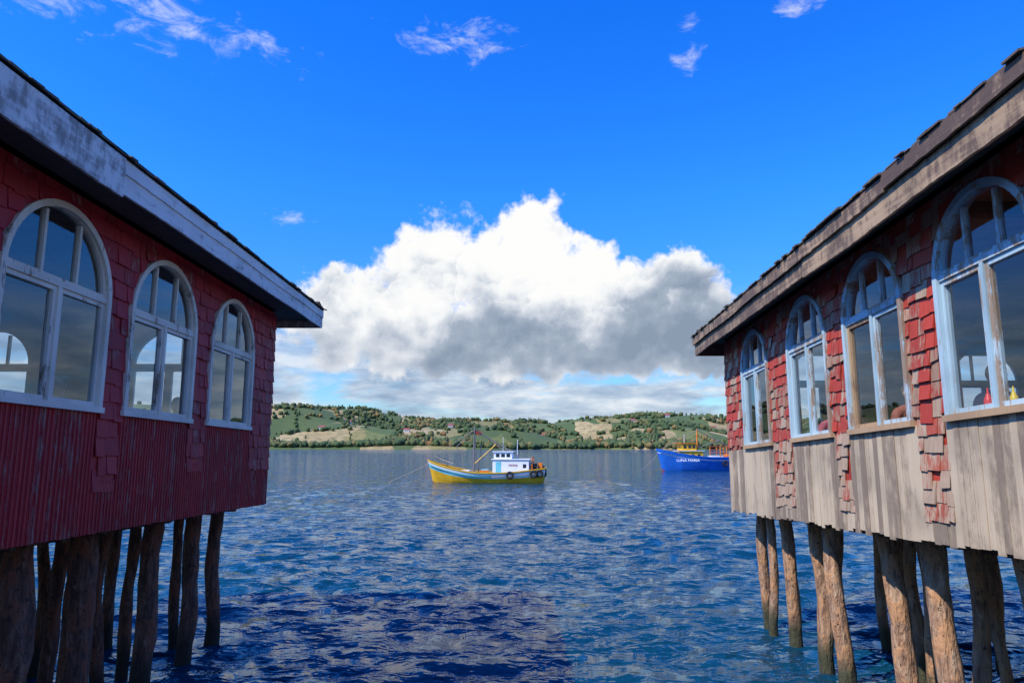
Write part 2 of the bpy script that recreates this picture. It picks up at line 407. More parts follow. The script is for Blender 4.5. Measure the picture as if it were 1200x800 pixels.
    for dz in(0,.05):
        A=[P(-ee-.02,ft+dz,ov+.02),P(L+ee,ft+dz,ov+.02),P(L+ee,ft+dz,-Wd-ov-.02),P(-ee-.02,ft+dz,-Wd-ov-.02),P(-ee+half,top+dz,-Wd/2),P(L+ee-half,top+dz,-Wd/2)]
        rf.add(A,[(0,1,5,4),(2,3,4,5),(3,0,4),(1,2,5)])
    rf.obj('roof',m_roof,root,recalc=False)
    rs=MB()
    for layer in range(12):
        s=-ee-.06
        while s<L+ee:
            w=U(.08,.22); out=ov+cfg['se']-layer*.24+U(-.025,.025)
            z0=ft+.006+layer*.24*pit+(.0 if layer==0 else .05)+U(0,.008)
            inn=out-.32; th=U(.012,.026); z1=z0+.32*pit
            rs.hexa([P(s,z0,out),P(s+w-.006,z0,out),P(s+w-.006,z1,inn),P(s,z1,inn),P(s,z0+th,out),P(s+w-.006,z0+th+U(-.006,.006),out),P(s+w-.006,z1+th,inn),P(s,z1+th,inn)],0); s+=w
    o=ov
    while o>-Wd-ov:
        w=U(.12,.22); z0=ft+.006; q=-ee-.05+U(-.02,.02)
        rs.hexa([P(q,z0,o),P(q,z0,o-w+.006),P(q+.3,z0+.1,o-w+.006),P(q+.3,z0+.1,o),P(q,z0+.03,o),P(q,z0+.03,o-w+.006),P(q+.3,z0+.13,o-w+.006),P(q+.3,z0+.13,o)]); o-=w
    rs.obj('roof_shingles',m_roof,root)
    for i,(s,o,r,ls,lo) in enumerate(cfg['piles']):
        pm=MB(); top=Vector(P(s,-.02 if o>-1.2 else -.13,o)); bot=Vector((top.x+lo*F.o.x,top.y-ls,-1.2)); n=20; pts=[];rad=[]
        sd=i*7.3+F.O.x; r*=.80
        for k in range(n):
            f=k/(n-1); p=top.lerp(bot,f)
            p.x+=noise.noise(Vector((sd,f*2.2,0)))*.13*math.sin(math.pi*min(1,f+.1)); p.y+=noise.noise(Vector((sd,f*2.2,9)))*.09
            pts.append(p); rad.append(r*(1+.15*noise.noise(Vector((sd,f*6,4)))+.10*f))
        pm.tube(pts,rad,14)
        for vi in range(len(pm.v)):
            v=Vector(pm.v[vi]); c=pts[min(n-1,vi//14)]; d=v-c
            k=1+.20*noise.noise(Vector((v.x*7+sd,v.y*7,v.z*3)))+.10*noise.noise(v*15); pm.v[vi]=tuple(c+d*k)
        pm.obj('pile_%d'%(i+1),cfg['bark'],root,smooth=True)
    return root

# LEFT house
FL=Frame((-4.41,12.5,2.33),(-.0086,-1,.0196),(1,0,0))
rL=.785; opsL=[(c,rL,1.29,2.44) for c in(1.815,3.915,5.955,8.05,10.1,12.2)]
pilesL=[(.3,-.70,.14,.0,.0),(1.25,-.66,.15,.1,.02),(2.5,-.66,.16,.12,.05),(.6,-1.2,.10,0,0),(2.0,-1.2,.10,0,.0),(3.05,-.98,.10,.1,.0),(4.2,-.58,.19,.05,-.02),(3.5,-1.3,.10,0,0),(4.7,-1.6,.1,0,0),
 (5.35,-.55,.21,.1,.05),(5.0,-1.3,.11,0,0),(6.8,-.6,.18,0,0),(8.2,-.6,.17,0,0),(9.8,-.6,.16,0,0),(11.5,-.6,.16,0,0),(13,-.6,.16,0,0)]
for o in(-2.4,-4.2,-6.0):
    for s in np.arange(.5,14,1.4): pilesL.append((s+U(-.3,.3),o+U(-.3,.3),U(.08,.12),U(-.1,.1),U(-.1,.1)))
cfgL=dict(hb=1.29,hs=2.44,ex=.195,shw=(.13,.25),miss=.004,wallmat=m_redLb,shmats=[m_redL,m_redL],boardmat=m_redLb,bw=(.055,.07),bj=.15,rib=True,jit=.7,mixin=0,
  shcols=[(0,.95,.58),(2.62,3.12,.58),(4.72,5.15,.40),(6.76,7.24,.40),(8.85,9.3,.4),(10.9,11.4,.4),(13,15,.4)],rear=[opsL[1],opsL[3],opsL[5]],
  fmats=[m_frameW],sill=m_frameW,ov=.62,ee=.9,fb=3.33,ft=3.68,rot=.02,fasmat=m_white,se=.05,
  fboards=[(-.9,6.1,0,0,.35),(6.11,16,-.05,.035,.38),(-.9,16,.20,.017,.13)],piles=pilesL,bark=m_barkL)
hL=house(FL,15,7,3.42,opsL,cfgL)

# RIGHT house
FR=Frame((4.25,13.5,2.14),(-.0245,-1,.0438),(-1,0,0))
rR=.65; cR=(1.77,4.0,5.86,7.80,9.9,12.0); opsR=[(c,rR,1.14,2.42) for c in cR]
pilesR=[(.2,-.5,.115,0,-.02),(.75,-.42,.09,0,-.08),(1.4,-.5,.13,.0,-.02),(2.1,-.75,.09,0,.02),(2.62,-.5,.13,.2,-.02),(3.3,-.42,.135,.45,.0),(3.3,-1.6,.1,0,0),(4.7,-.5,.14,.35,.0),(4.15,-1.3,.11,0,0),
 (5.75,-.5,.15,.35,.0),(5.3,-1.2,.11,0,0),(6.6,-1.1,.11,.1,0),(7.25,-.5,.17,.3,.0),(8.7,-.5,.15,0,0),(10.2,-.5,.15,0,0),(11.8,-.5,.15,0,0),(13.4,-.5,.15,0,0)]
for o in(-1.7,-2.9,-4.2,-6.0):
    for s in np.arange(.3,15,1.15): pilesR.append((s+U(-.3,.3),o+U(-.3,.3),U(.08,.12),U(-.1,.15),U(-.1,.1)))
cfgR=dict(hb=1.14,hs=2.42,ex=.165,shw=(.09,.22),miss=.035,wallmat=m_redR,shmats=[m_redR,m_redR2],boardmat=m_plank,bw=(.08,.14),bj=1,rib=False,tan=2,jit=1.4,mixin=.10,
  shcols=[(2.5,3.28,.12),(4.72,5.14,.05),(6.6,7.08,.04),(8.55,9.1,.04),(10.6,11.3,.04),(12.8,16,.04)],rear=[opsR[0],opsR[2],opsR[4]],
  fmats=[m_frameB],sill=m_sill,ov=.49,ee=.42,fb=3.03,ft=3.40,rot=.03,fasmat=m_fasR,se=.08,
  fboards=[(-.42,5.2,0,0,.24),(5.215,10.4,-.02,.012,.25),(10.42,16.4,.01,.002,.24),(-.42,7.3,.21,.05,.15),(7.315,16.4,.225,.065,.15),(-.42,16.4,.335,.035,.06)],piles=pilesR,bark=m_barkR)
hR=house(FR,16,7,3.22,opsR,cfgR)

# interior furniture, people, bottles
m_cloth=simple('tablecloth',(.6,.05,.06),.8)
def table(F,s,o,w=.8,d=.8):
    t=empty('dining_table'); mb=MB()
    lbox(mb,F,s-w/2,s+w/2,1.07,1.10,o-d/2,o+d/2,1)
    for a in(-1,1):
        for b in(-1,1): lbox(mb,F,s+a*(w/2-.08)-.03,s+a*(w/2-.08)+.03,.35,1.068,o+b*(d/2-.08)-.03,o+b*(d/2-.08)+.03)
    mb.obj('table_frame',[m_floor,m_cloth],t)
m_shade=simple('lamp_shade_white',(.8,.76,.66),.6)
def pendant(F,s,o,H):
    e=empty('pendant_lamp'); mb=MB(); x,y,z=F.P(s,H-.13,o)
    mb.tube([(x,y,z),(x,y,z-.45)],.008,5); mb.tube([(x,y,z-.44),(x,y,z-.5),(x,y,z-.62)],[.04,.08,.17],14,1,caps=False); mb.obj('shade',[m_eye,m_shade],e)
def seat(F,s,o): return Vector(F.P(s,.352,o))
table(FL,5.35,-.75,.5,.8); table(FL,2.6,-.8,.8,.8); table(FR,7.35,-.6,.75,.8); table(FR,5.9,-.65,.6,.8); table(FR,3.9,-.65,.8,.8); table(FR,1.5,-.7,.8,.8); table(FR,3.0,-2.6); table(FL,3.8,-3.0)
for F,H in((FL,3.42),(FR,3.22)):
    for s in(2.4,5.0,7.6): pendant(F,s,-1.9,H)
person(seat(FL,4.75,-.62),math.pi,(.05,.06,.09)); person(seat(FL,6.05,-.62),0,(.10,.05,.05)); person(seat(FL,1.9,-.7),math.pi,(.08,.09,.12)); person(seat(FL,3.2,-3.0),math.pi,(.06,.05,.05))
person(seat(FR,5.25,-.60),math.pi,(.45,.14,.10),.14,(.16,.08,.04)); person(seat(FR,6.66,-.70),math.pi,(.20,.24,.45)); person(seat(FR,3.2,-.6),math.pi,(.6,.12,.2))
for F,s,o,y in((FL,3.35,-.8,0),(FR,4.65,-.7,0),(FR,.8,-.7,math.pi),(FR,2.2,-.7,0),(FR,2.3,-2.6,math.pi),(FL,4.6,-3.0,0)): chair(seat(F,s,o),y)
def bottle(F,s,o,col):
    e=empty('sauce_bottle'); mb=MB(); x,y,z=F.P(s,1.101,o)
    prof=[(0,.026),(.01,.03),(.12,.03),(.145,.022),(.15,.016),(.165,.016),(.17,.008),(.21,.004)]
    mb.tube([(x,y,z+a*1.3) for a,_ in prof],[b*1.25 for _,b in prof],14); mb.obj('bottle_body',simple('sauce_plastic',col,.35,var=.05),e,smooth=True)
bottle(FR,7.30,-.25,(.9,.02,.015)); bottle(FR,7.46,-.24,(.98,.68,.02)); bottle(FR,7.42,-.40,(.95,.65,.02))

# ------------------------------------------------------------------ water
def make_water():
    ang=np.concatenate([np.linspace(-48,48,520),np.linspace(49,311,90)])*math.pi/180
    r=[1.2]
    while r[-1]<70: r.append(r[-1]*1.0065)
    while r[-1]<5000: r.append(r[-1]*1.02)
    r=np.array(r); A,Rr=np.meshgrid(ang,r); X=Rr*np.sin(A); Y=Rr*np.cos(A); Z=np.zeros_like(X)
    sp=Rr*.0065
    w0=math.radians(-75)
    for i in range(130):
        lam=.22*(1.9/.22)**rng.random(); k=2*math.pi/lam; th=w0+rng.normal(0,.75)
        amp=.0052*lam**.85*rng.uniform(.4,1.2)
        ph=rng.uniform(0,6.28); att=np.clip((lam/sp-3)/4,0,1)
        warp=.35*np.sin(X*.31*np.cos(th)+Y*.23+ph)+.3*np.sin(Y*.41-X*.17+ph*2)
        a_=k*(X*math.cos(th)+Y*math.sin(th))+ph+warp*1.5
        Z+=amp*att*(np.sin(a_)+.28*np.cos(2*a_))
    gust=.9+.25*np.sin(X*.31+.7*np.sin(Y*.23))*np.sin(Y*.27+1.2*np.sin(X*.19))
    Z*=gust
    co=np.stack([X,Y,Z],-1).reshape(-1,3); nr,na=X.shape
    i=np.arange(nr-1)[:,None]; j=np.arange(na)[None,:]; j2=(j+1)%na
    F=np.stack([i*na+j,(i+1)*na+j,(i+1)*na+j2,i*na+j2],-1).reshape(-1,4)
    me=bpy.data.meshes.new('water'); me.vertices.add(len(co)); me.vertices.foreach_set('co',co.ravel())
    me.loops.add(F.size); me.loops.foreach_set('vertex_index',F.ravel()); me.polygons.add(len(F))
    me.polygons.foreach_set('loop_start',np.arange(0,F.size,4)); me.polygons.foreach_set('loop_total',np.full(len(F),4))
    me.update(); me.polygons.foreach_set('use_smooth',np.ones(len(F),bool)); me.validate()
    if me.polygons[0].normal.z<0: me.flip_normals()
    o=bpy.data.objects.new('water',me); scene.collection.objects.link(o)
    t=newmat('sea_water')
    n1=t.noise(t.map(t.pos,(.9,1.4,1)),2.6,2,.6,.4); n2=t.noise(t.map(t.pos,(.7,1.4,1)),.8,2,.55,.3); n3=t.noise(t.pos,9,2,.6)
    h=t.M('ADD',t.M('MULTIPLY',n1,.12),t.M('ADD',t.M('MULTIPLY',n2,.18),t.M('MULTIPLY',n3,.026)))
    # wave-slope distribution that survives at distance (constant mean square slope)
    sl=t.V('SUBTRACT',t.noise(t.map(t.pos,(.8,1.3,1)),1.7,3,.65,out='Color'),(.5,.5,.5))
    sl=t.V('MULTIPLY',sl,(1.5,2.4,0)); nv=t.V('NORMALIZE',t.V('ADD',t.gn,sl))
    bump(t,h,.8,1.0,nv)
    big=t.noise(t.map(t.pos,(.5,1.5,1)),.03,3,.5)
    t.put(t.b.inputs['Base Color'],t.mix(big,(.002,.038,.078),(.004,.055,.105)))
    t.b.inputs['Roughness'].default_value=.05; t.b.inputs['IOR'].default_value=1.33; t.b.inputs['Specular IOR Level'].default_value=.45
    t.b.inputs['Specular Tint'].default_value=(.75,.95,1,1)
    me.materials.append(t.mat)
make_water()

# ------------------------------------------------------------------ hills + trees
RX=[-6000,-3000,-1400,-564,-440,-360,-300,-240,-160,-80,0,80,130,190,260,320,400,460,510,700,1400,3000,6000]
RZ=[120,110,100,94,90,86,74,64,63,56,48,50,62,72,74,76,68,56,52,60,80,100,110]
def hill(x,y):
    r=np.interp(x,RX,RZ); d=y-1000-14*np.sin(x/170.)-8*np.sin(x/61.)
    t=np.clip(d/620,0,1); z=r*(t*t*(3-2*t)*.55+t*.45)
    sub=15*np.sin(x/95.+y/140.)*np.sin(y/90.-x/210.)+9*np.sin(x/47.+1.3)*np.sin(y/61.)
    z=z+sub*np.clip(d/150,0,1)*np.clip((700-d)/200,0,1)
    z=z-np.clip(d-700,0,2000)*.05
    return np.where(d<0,-3+d*.02,z+3.0*np.clip(d/12,0,1))
def make_hills():
    xs=np.concatenate([np.linspace(-6000,-900,60),np.linspace(-880,880,230),np.linspace(900,6000,60)]); ys=np.concatenate([np.linspace(960,1100,36),np.linspace(1108,1750,90),np.linspace(1800,3000,16)])
    X,Y=np.meshgrid(xs,ys); Z=hill(X,Y); co=np.stack([X,Y,Z],-1).reshape(-1,3); nx=len(xs); ny=len(ys)
    F=[(i*nx+j,i*nx+j+1,(i+1)*nx+j+1,(i+1)*nx+j) for i in range(ny-1) for j in range(nx-1)]
    t=newmat('hill_fields')
    wc=t.noise(t.pos,.012,2,out='Color')
    warp=t.V('ADD',t.pos,t.V('SCALE',wc,60.0))
    cell=t.vor(t.map(warp,(1/60,1/110,0)),1,out='Color'); s=t.new('ShaderNodeSeparateColor'); t.put(s.inputs[0],cell)
    c=t.ramp(s.outputs[0],[(0,(.07,.11,.03)),(.22,(.15,.17,.045)),(.38,(.36,.27,.12)),(.52,(.09,.13,.035)),(.64,(.26,.22,.075)),(.78,(.42,.32,.15)),(.92,(.08,.115,.03))],'CONSTANT')
    fine=t.noise(t.pos,.09,4,.65); c=t.mix(t.M('MULTIPLY',t.sstep(fine,.45,.68),.6),c,(.06,.085,.03))
    t.put(t.b.inputs['Base Color'],c); t.b.inputs['Roughness'].default_value=.95
    mb=MB(); mb.v=co.tolist(); mb.f=F; mb.m=[0]*len(F); mb.obj('hills',t.mat,smooth=True,recalc=False)
    bm=bmesh.new(); bmesh.ops.create_icosphere(bm,subdivisions=2,radius=1); bm.verts.ensure_lookup_table()
    bv=np.array([v.co[:] for v in bm.verts]); bf=np.array([[v.index for v in f.verts] for f in bm.faces]); bm.free()
    px=[];py=[]
    while len(px)<7600:
        x=rng.uniform(-760,760) if rng.random()<.9 else rng.uniform(-2500,2500); y=1004+660*rng.random()**1.2
        d=y-1000-14*math.sin(x/170.)-8*math.sin(x/61.)
        if d<3: continue
        n=noise.noise(Vector((x/85,y/120,0)))+.5*noise.noise(Vector((x/28,y/45,5)))
        hr=min(abs(((x+.35*y)/92)%1-.5),abs(((y-.2*x)/105)%1-.5))
        shore=d<(70+45*noise.noise(Vector((x/90,1,2))))*(1.8 if x<-150 else .8)
        ridge=d>590 and noise.noise(Vector((x/40,4,4)))>-.05
        if shore or n>.20 or hr<.024 or ridge or rng.random()<.012: px.append(x);py.append(y)
    px=np.array(px);py=np.array(py);pz=hill(px,py); N=len(px)
    hgt=rng.uniform(3.5,9,N)*np.where(py<1100,1.15,1); con=rng.random(N)<.25
    V=np.empty((N,len(bv),3))
    jit=1+rng.uniform(-.28,.28,(N,len(bv)))
    wid=np.where(con,hgt*.32,hgt*rng.uniform(.45,.7,N))
    b=bv[None]*jit[...,None]
    taper=np.where(con[:,None],np.clip(1-.75*(b[:,:,2]*.5+.5),.08,1)*1.3,1)
    V[:,:,0]=px[:,None]+b[:,:,0]*wid[:,None]*taper; V[:,:,1]=py[:,None]+b[:,:,1]*wid[:,None]*taper
    V[:,:,2]=pz[:,None]+(b[:,:,2]*.5+.45)*hgt[:,None]*np.where(con,1.35,1)[:,None]
    Fa=(bf[None]+np.arange(N)[:,None,None]*len(bv)).reshape(-1,3)
    t=newmat('forest_foliage')
    big=t.noise(t.pos,.012,3,.5); f=t.M('ADD',t.M('MULTIPLY',t.rnd,.42),t.M('MULTIPLY',big,.75))
    c=t.ramp(f,[(.15,(.026,.052,.024)),(.38,(.042,.078,.028)),(.58,(.07,.11,.034)),(.72,(.12,.125,.04)),(.80,(.22,.15,.05)),(.88,(.28,.14,.05)),(.96,(.16,.12,.07))])
    t.put(t.b.inputs['Base Color'],c); t.b.inputs['Roughness'].default_value=.95
    me=bpy.data.meshes.new('forest'); vv=V.reshape(-1,3); me.vertices.add(len(vv)); me.vertices.foreach_set('co',vv.ravel())
    me.loops.add(Fa.size); me.loops.foreach_set('vertex_index',Fa.ravel()); me.polygons.add(len(Fa)); me.polygons.foreach_set('loop_start',np.arange(0,Fa.size,3)); me.polygons.foreach_set('loop_total',np.full(len(Fa),3))
    me.update(); me.validate(); me.materials.append(t.mat); o=bpy.data.objects.new('forest',me); scene.collection.objects.link(o)
    fw=simple('farm_wall',(.7,.66,.6)); fr_=simple('farm_roof',(.35,.1,.07))
    for k,(x,y) in enumerate(((-330,1390),(-345,1250),(-120,1340),(-190,1240),(250,1420),(380,1300),(60,1290),(150,1250),(330,1460))):
        e=empty('farm_house'); z=float(hill(np.array(x),np.array(y))); m=MB(); m.box(x-5,x+5,y-4,y+4,z-2,z+4,0)
        m.add([(x-5.6,y-4.6,z+4),(x+5.6,y-4.6,z+4),(x+5.6,y+4.6,z+4),(x-5.6,y+4.6,z+4),(x-5.6,y,z+7),(x+5.6,y,z+7)],[(0,1,5,4),(2,3,4,5),(0,4,3),(1,2,5)],1)
        m.box(x-1,x+.2,y-4.05,y-3.9,z,z+2.2,2); m.box(x+2,x+3.4,y-4.05,y-3.9,z+1,z+2.2,2)
        m.obj('farm_house_body',[fw,fr_,m_eye],e)
make_hills()

# ------------------------------------------------------------------ boats
def hull(mb,L,B,sheer,draft,flare,bands,ns=34):
    prof=[]
    for i in range(ns+1):
        t=i/ns; x=-L/2+L*t
        b=B/2*(math.sin(math.pi*(t**.62)/ (2*.5**.62))**.9 if t<.5 else 1)
        if t>=.5: b=B/2*(1-.32*((t-.5)/.5)**2.2)
        prof.append((t,x,max(b,.03)))
    rows=[]
    fr=[f for f,_ in bands]
    for t,x,b in prof:
        zs=sheer(t); zk=-draft*(1-.7*max(0,1-t*5)**1.5)
        row=[]
        for f in fr:
            z=zk+(zs-zk)*f
            wl=min(1,max(0,f)); wfac=wl**(.42 if t>.2 else .42+ (0.2-t)*2.6)
            rake=-(f**1.3)*flare*max(0,1-t*4) + (.0 if t<.9 else (f-.5)*.35*(t-.9)*10)
            row.append((x+rake+flare*max(0,1-t*4)*.5,b*wfac,z))
        rows.append(row)
    K=len(fr)
    for side in(-1,1):
        base=len(mb.v)
        for row in rows:
            for p in row: mb.v.append((p[0],p[1]*side,p[2]))
        for i in range(ns):
            for k in range(K-1):
                mb.f.append((base+i*K+k,base+(i+1)*K+k,base+(i+1)*K+k+1,base+i*K+k+1)); mb.m.append(bands[k][1](i/ns) if callable(bands[k][1]) else bands[k][1])
    tr=rows[-1]; base=len(mb.v); mb.v+= [(p[0],-p[1],p[2]) for p in tr]+[(p[0],p[1],p[2]) for p in tr]
    for k in range(K-1): mb.f.append((base+k,base+K+k,base+K+k+1,base+k+1)); mb.m.append(bands[k][1](1) if callable(bands[k][1]) else bands[k][1])
    return rows
def gunwale(mb,rows,h,w,mi):
    for side in(-1,1):
        for a,b in zip(rows[:-1],rows[1:]):
            p,q=a[-1],b[-1]; s=side
            P8=[(p[0],p[1]*s+.03*s,p[2]-.02),(q[0],q[1]*s+.03*s,q[2]-.02),(q[0],(q[1]-w)*s,q[2]-.02),(p[0],(max(p[1]-w,0))*s,p[2]-.02)]
            P8+=[(x,y,z+h) for x,y,z in P8]; mb.hexa(P8,mi)
def deck(mb,rows,drop,mi):
    for a,b in zip(rows[1:-1],rows[2:]):
        p,q=a[-1],b[-1]; mb.add([(p[0],-p[1]*.97,p[2]-drop),(q[0],-q[1]*.97,q[2]-drop),(q[0],q[1]*.97,q[2]-drop),(p[0],p[1]*.97,p[2]-drop)],[(0,1,2,3)],mi)
BM=[simple('boat_yellow',(.85,.46,.02),.4,var=.2,scale=2),simple('boat_turquoise',(.18,.62,.70),.4,var=.2,scale=2),simple('boat_white',(.85,.87,.87),.45,var=.08,scale=2),
    simple('boat_deck',(.30,.22,.15),.8),simple('boat_glass',(.02,.03,.04),.1),simple('tyre_rubber',(.02,.02,.02),.8),simple('boat_rust_red',(.42,.06,.03),.6),
    simple('boat_steel',(.25,.22,.2),.5,.3),simple('boat_orange',(.80,.22,.02),.6),simple('boat_blue',(.02,.16,.65),.35,var=.2,scale=1.5)]
Y,T,W,D,G,K,R,S,O_,BL=range(10)
def boat1():
    e=empty('fishing_boat',(-2.4,66,0)); e.rotation_euler=(0,0,math.radians(-6))
    mb=MB()
    sheer=lambda t:.92+1.15*max(0,1-t/.5)**1.9+.42*max(0,(t-.6)/.4)**1.6
    bt=lambda t: T if t<.55 else W
    rows=hull(mb,10.9,3.3,sheer,.8,.6,[(0,R),(.14,Y),(.46,Y),(.48,Y),(.56,Y),(.66,Y),(.70,bt),(.80,bt),(.88,W),(.95,Y),(1,Y)])
    gunwale(mb,rows,.09,.16,Y); deck(mb,rows,.35,D); mb.obj('hull',BM,e,recalc=True)
    c=MB()
    def house_box(x0,x1,y,z0,z1,mi=W):
        c.box(x0,x1,-y,y,z0,z1,mi); c.box(x0-.12,x1+.12,-y-.1,y+.1,z1+.002,z1+.08,W)
    house_box(.7,4.1,1.15,.6,2.15); house_box(.8,2.5,1.0,2.235,2.85)
    for x in(1.0,1.5,2.0): c.box(x,x+.34,-1.015,-.99,2.38,2.7,G); c.box(x,x+.34,.99,1.015,2.38,2.7,G)
    c.box(.785,.81,-.75,-.1,2.38,2.7,G); c.box(.785,.81,.1,.75,2.38,2.7,G)
    c.box(1.0,1.5,-1.165,-1.145,.8,1.95,T); c.box(3.55,3.85,-1.165,-1.14,1.4,1.75,G)
    c.box(-2.6,-1.6,-.6,.6,.7,1.15,W); c.box(-.6,.2,-.8,.1,.6,1.15,O_); c.box(-.55,.1,.2,.8,.6,1.25,T); c.box(-1.35,-.85,-.9,-.2,.6,1.05,S)
    c.obj('cabin',BM,e)
    r=MB()
    r.tube([(-1.25,0,.5),(-1.2,0,5.3)],[.10,.06],8,S); r.tube([(-1.23,0,1.7),(.9,0,3.6)],[.05,.04],6,Y); r.tube([(-1.23,0,1.9),(-3.0,0,3.3)],[.045,.03],6,S); r.tube([(-.9,.4,.6),(-.6,.4,3.6)],.04,6,S)
    for p in((-5.4,0,2.2),(4.9,-.9,1.4),(4.9,.9,1.4),(-1.2,-1.6,1.0),(-1.2,1.6,1.0),(2.0,0,2.8),(-3.0,0,3.3),(.9,0,3.6)): r.tube([(-1.2,0,5.0),p],.025,4,S)
    r.tube([(-1.6,0,4.2),(-.8,0,4.2)],.03,6,S); r.tube([(2.9,0,2.1),(2.95,0,4.0)],.03,6,W); r.tube([(1.5,.5,2.7),(1.5,.5,4.3)],.02,5,W)
    r.add([(-1.17,0,4.9),(-.5,.1,4.8),(-.5,.1,4.45),(-1.17,0,4.5)],[(0,1,2,3)],R)
    for y in(-1,1):
        r.tube([(4.4,y,1.2),(4.4,y,2.35)],.05,6,O_)
        for x in(4.2,4.9): r.tube([(x,y*1.05,1.1),(x,y*1.05,1.9)],.03,6,S)
        r.tube([(4.2,y*1.05,1.85),(4.9,y*1.05,1.85)],.03,6,S)
        r.tube([(-5.0,y*.25,2.0),(-5.0,y*.25,2.5)],.025,5,S); r.tube([(-4.2,y*.8,1.6),(-4.2,y*.8,2.2)],.025,5,S); r.tube([(-5.0,y*.25,2.48),(-4.2,y*.8,2.17),(-3,y*1.3,1.8)],.025,5,S)
    r.tube([(4.4,-1,2.35),(4.4,1,2.35)],.05,6,O_)
    r.tube([(4.6,-.7,1.5),(4.6,.7,1.5)],[.38,.38],12,K); r.box(4.9,5.3,-.4,.4,1.0,1.85,O_)
    r.tube([(-5.3,0,1.9),(-7.3,-.3,.9),(-9.5,-.8,-.1)],.022,4,S)
    r.obj('mast_and_rigging',BM,e)
    k=MB()
    for x,y,z in((2.4,-1.78,.75),(4.55,-1.45,.85),(5.1,-1.3,.9)): k.torus((x,y,z),.27,.10,'y',mi=0)
    k.torus((5.55,0,.95),.3,.12,'x'); k.torus((5.3,.9,1.2),.3,.11,'x')
    k.obj('tyre_fenders',[BM[K]],e,smooth=True)
    tx=bpy.data.curves.new('name_text','FONT'); tx.body='MARIA'; tx.size=.42; tx.extrude=.005; to=bpy.data.objects.new('name_text',tx); scene.collection.objects.link(to)
    to.parent=e; to.location=(2.2,-1.17,1.55); to.rotation_euler=(math.pi/2,0,0); tx.materials.append(BM[R]); to.scale=(.7,.7,.7)
boat1()
def boat2():
    e=empty('fishing_boat',(28.3,101,0)); e.rotation_euler=(0,0,math.radians(5))
    mb=MB()
    sheer=lambda t:1.85+1.2*max(0,1-t/.55)**1.8+.35*max(0,(t-.6)/.4)**1.6
    rows=hull(mb,14,4.3,sheer,1.1,.8,[(0,R),(.16,BL),(.38,BL),(.43,BL),(.6,BL),(.78,BL),(.84,W),(.87,BL),(.97,BL),(1,W)])
    gunwale(mb,rows,.1,.18,BL); deck(mb,rows,.4,D); mb.obj('hull',BM,e)
    c=MB()
    c.box(-4.3,-.9,-1.3,1.3,1.2,2.75,Y); c.box(-4.45,-.7,-1.45,1.45,2.752,2.84,W); c.box(-3.9,-1.8,-1.15,1.15,2.842,3.85,Y); c.box(-4.1,-1.6,-1.3,1.3,3.852,3.95,O_)
    for x in(-3.7,-3.0,-2.4): c.box(x,x+.45,-1.17,-1.145,3.15,3.6,G)
    for y in(-.9,-.2,.5): c.box(-3.92,-3.895,y,y+.45,3.15,3.6,G)
    for x in(-3.6,-2.6,-1.7): c.box(x,x+.4,-1.32,-1.295,1.95,2.35,G)
    c.box(.6,2.2,-1,1,1.2,2.1,W); c.box(3,4,-1,1,1.2,2.3,O_)
    c.obj('wheelhouse',BM,e)
    r=MB()
    r.tube([(-1.3,0,2.8),(-1.2,0,5.9)],[.12,.08],8,O_); r.tube([(-1.25,0,3.2),(2.2,0,4.3)],.06,6,S); r.tube([(-3,.5,3.9),(-3,.5,5.2)],.04,5,W)
    for p in((-6.8,0,3.0),(6.3,-1,2.0),(6.3,1,2)): r.tube([(-1.2,0,5.8),p],.035,4,S)
    for y in(-1,1):
        for z in(2.5,2.95,3.4): r.tube([(1.4,y*1.9,z),(6.4,y*1.5,z)],.06,6,R)
        for x in(1.4,2.4,3.4,4.4,5.4,6.4): r.tube([(x,y*(1.9-(x-2.4)*.1),1.6),(x,y*(1.9-(x-2.4)*.1),3.4)],.07,6,O_)
        r.tube([(-6.2,y*.4,2.8),(-5,y*1.3,3.0),(-4,y*1.7,2.7)],.03,5,S); r.tube([(-5,y*1.3,2.2),(-5,y*1.3,3.0)],.03,5,S)
    r.tube([(-6.8,0,2.6),(-8.6,-.4,1),(-10.2,-.8,-.1)],.03,4,S)
    r.obj('mast_and_rails',BM,e)
    k=MB()
    for x in(2,5): k.torus((x,-2.2,1.0),.32,.12,'y')
    k.obj('tyre_fenders',[BM[K]],e,smooth=True)
    tx=bpy.data.curves.new('name_text','FONT'); tx.body='LUNA MARIA'; tx.size=.55; tx.extrude=.01; to=bpy.data.objects.new('name_text',tx); scene.collection.objects.link(to)
    to.parent=e; to.location=(-5.1,-2.06,1.3); to.rotation_euler=(math.pi/2-.25,0,math.radians(-10)); tx.materials.append(BM[W])
boat2()

# ------------------------------------------------------------------ sky
w=bpy.data.worlds.new('sky'); scene.world=w; w.use_nodes=True; t=NT(w.node_tree); t.n.clear(); t.dim='2D'
w.cycles.sampling_method='NONE'
SUN_AZ=math.atan2(-.80,-.50); SUN_EL=math.radians(48)
sky=t.new('ShaderNodeTexSky'); sky.sky_type='NISHITA'; sky.sun_disc=False; sky.sun_elevation=SUN_EL; sky.sun_rotation=SUN_AZ%(2*math.pi)
sky.air_density=1.0; sky.dust_density=.3; sky.ozone_density=2.5
STR=.15
gen=t.new('ShaderNodeTexCoord').outputs['Generated']; dr=t.V('NORMALIZE',gen)
sx=t.new('ShaderNodeSeparateXYZ'); t.put(sx.inputs[0],dr)
az=t.M('ARCTAN2',sx.outputs[0],sx.outputs[1]); el=t.M('ARCSINE',sx.outputs[2])
cb=t.new('ShaderNodeCombineXYZ'); t.put(cb.inputs[0],az); t.put(cb.inputs[1],el); p0=cb.outputs[0]
hs=t.new('ShaderNodeHueSaturation'); hs.inputs['Saturation'].default_value=1.3; t.put(hs.inputs['Color'],sky.outputs[0])
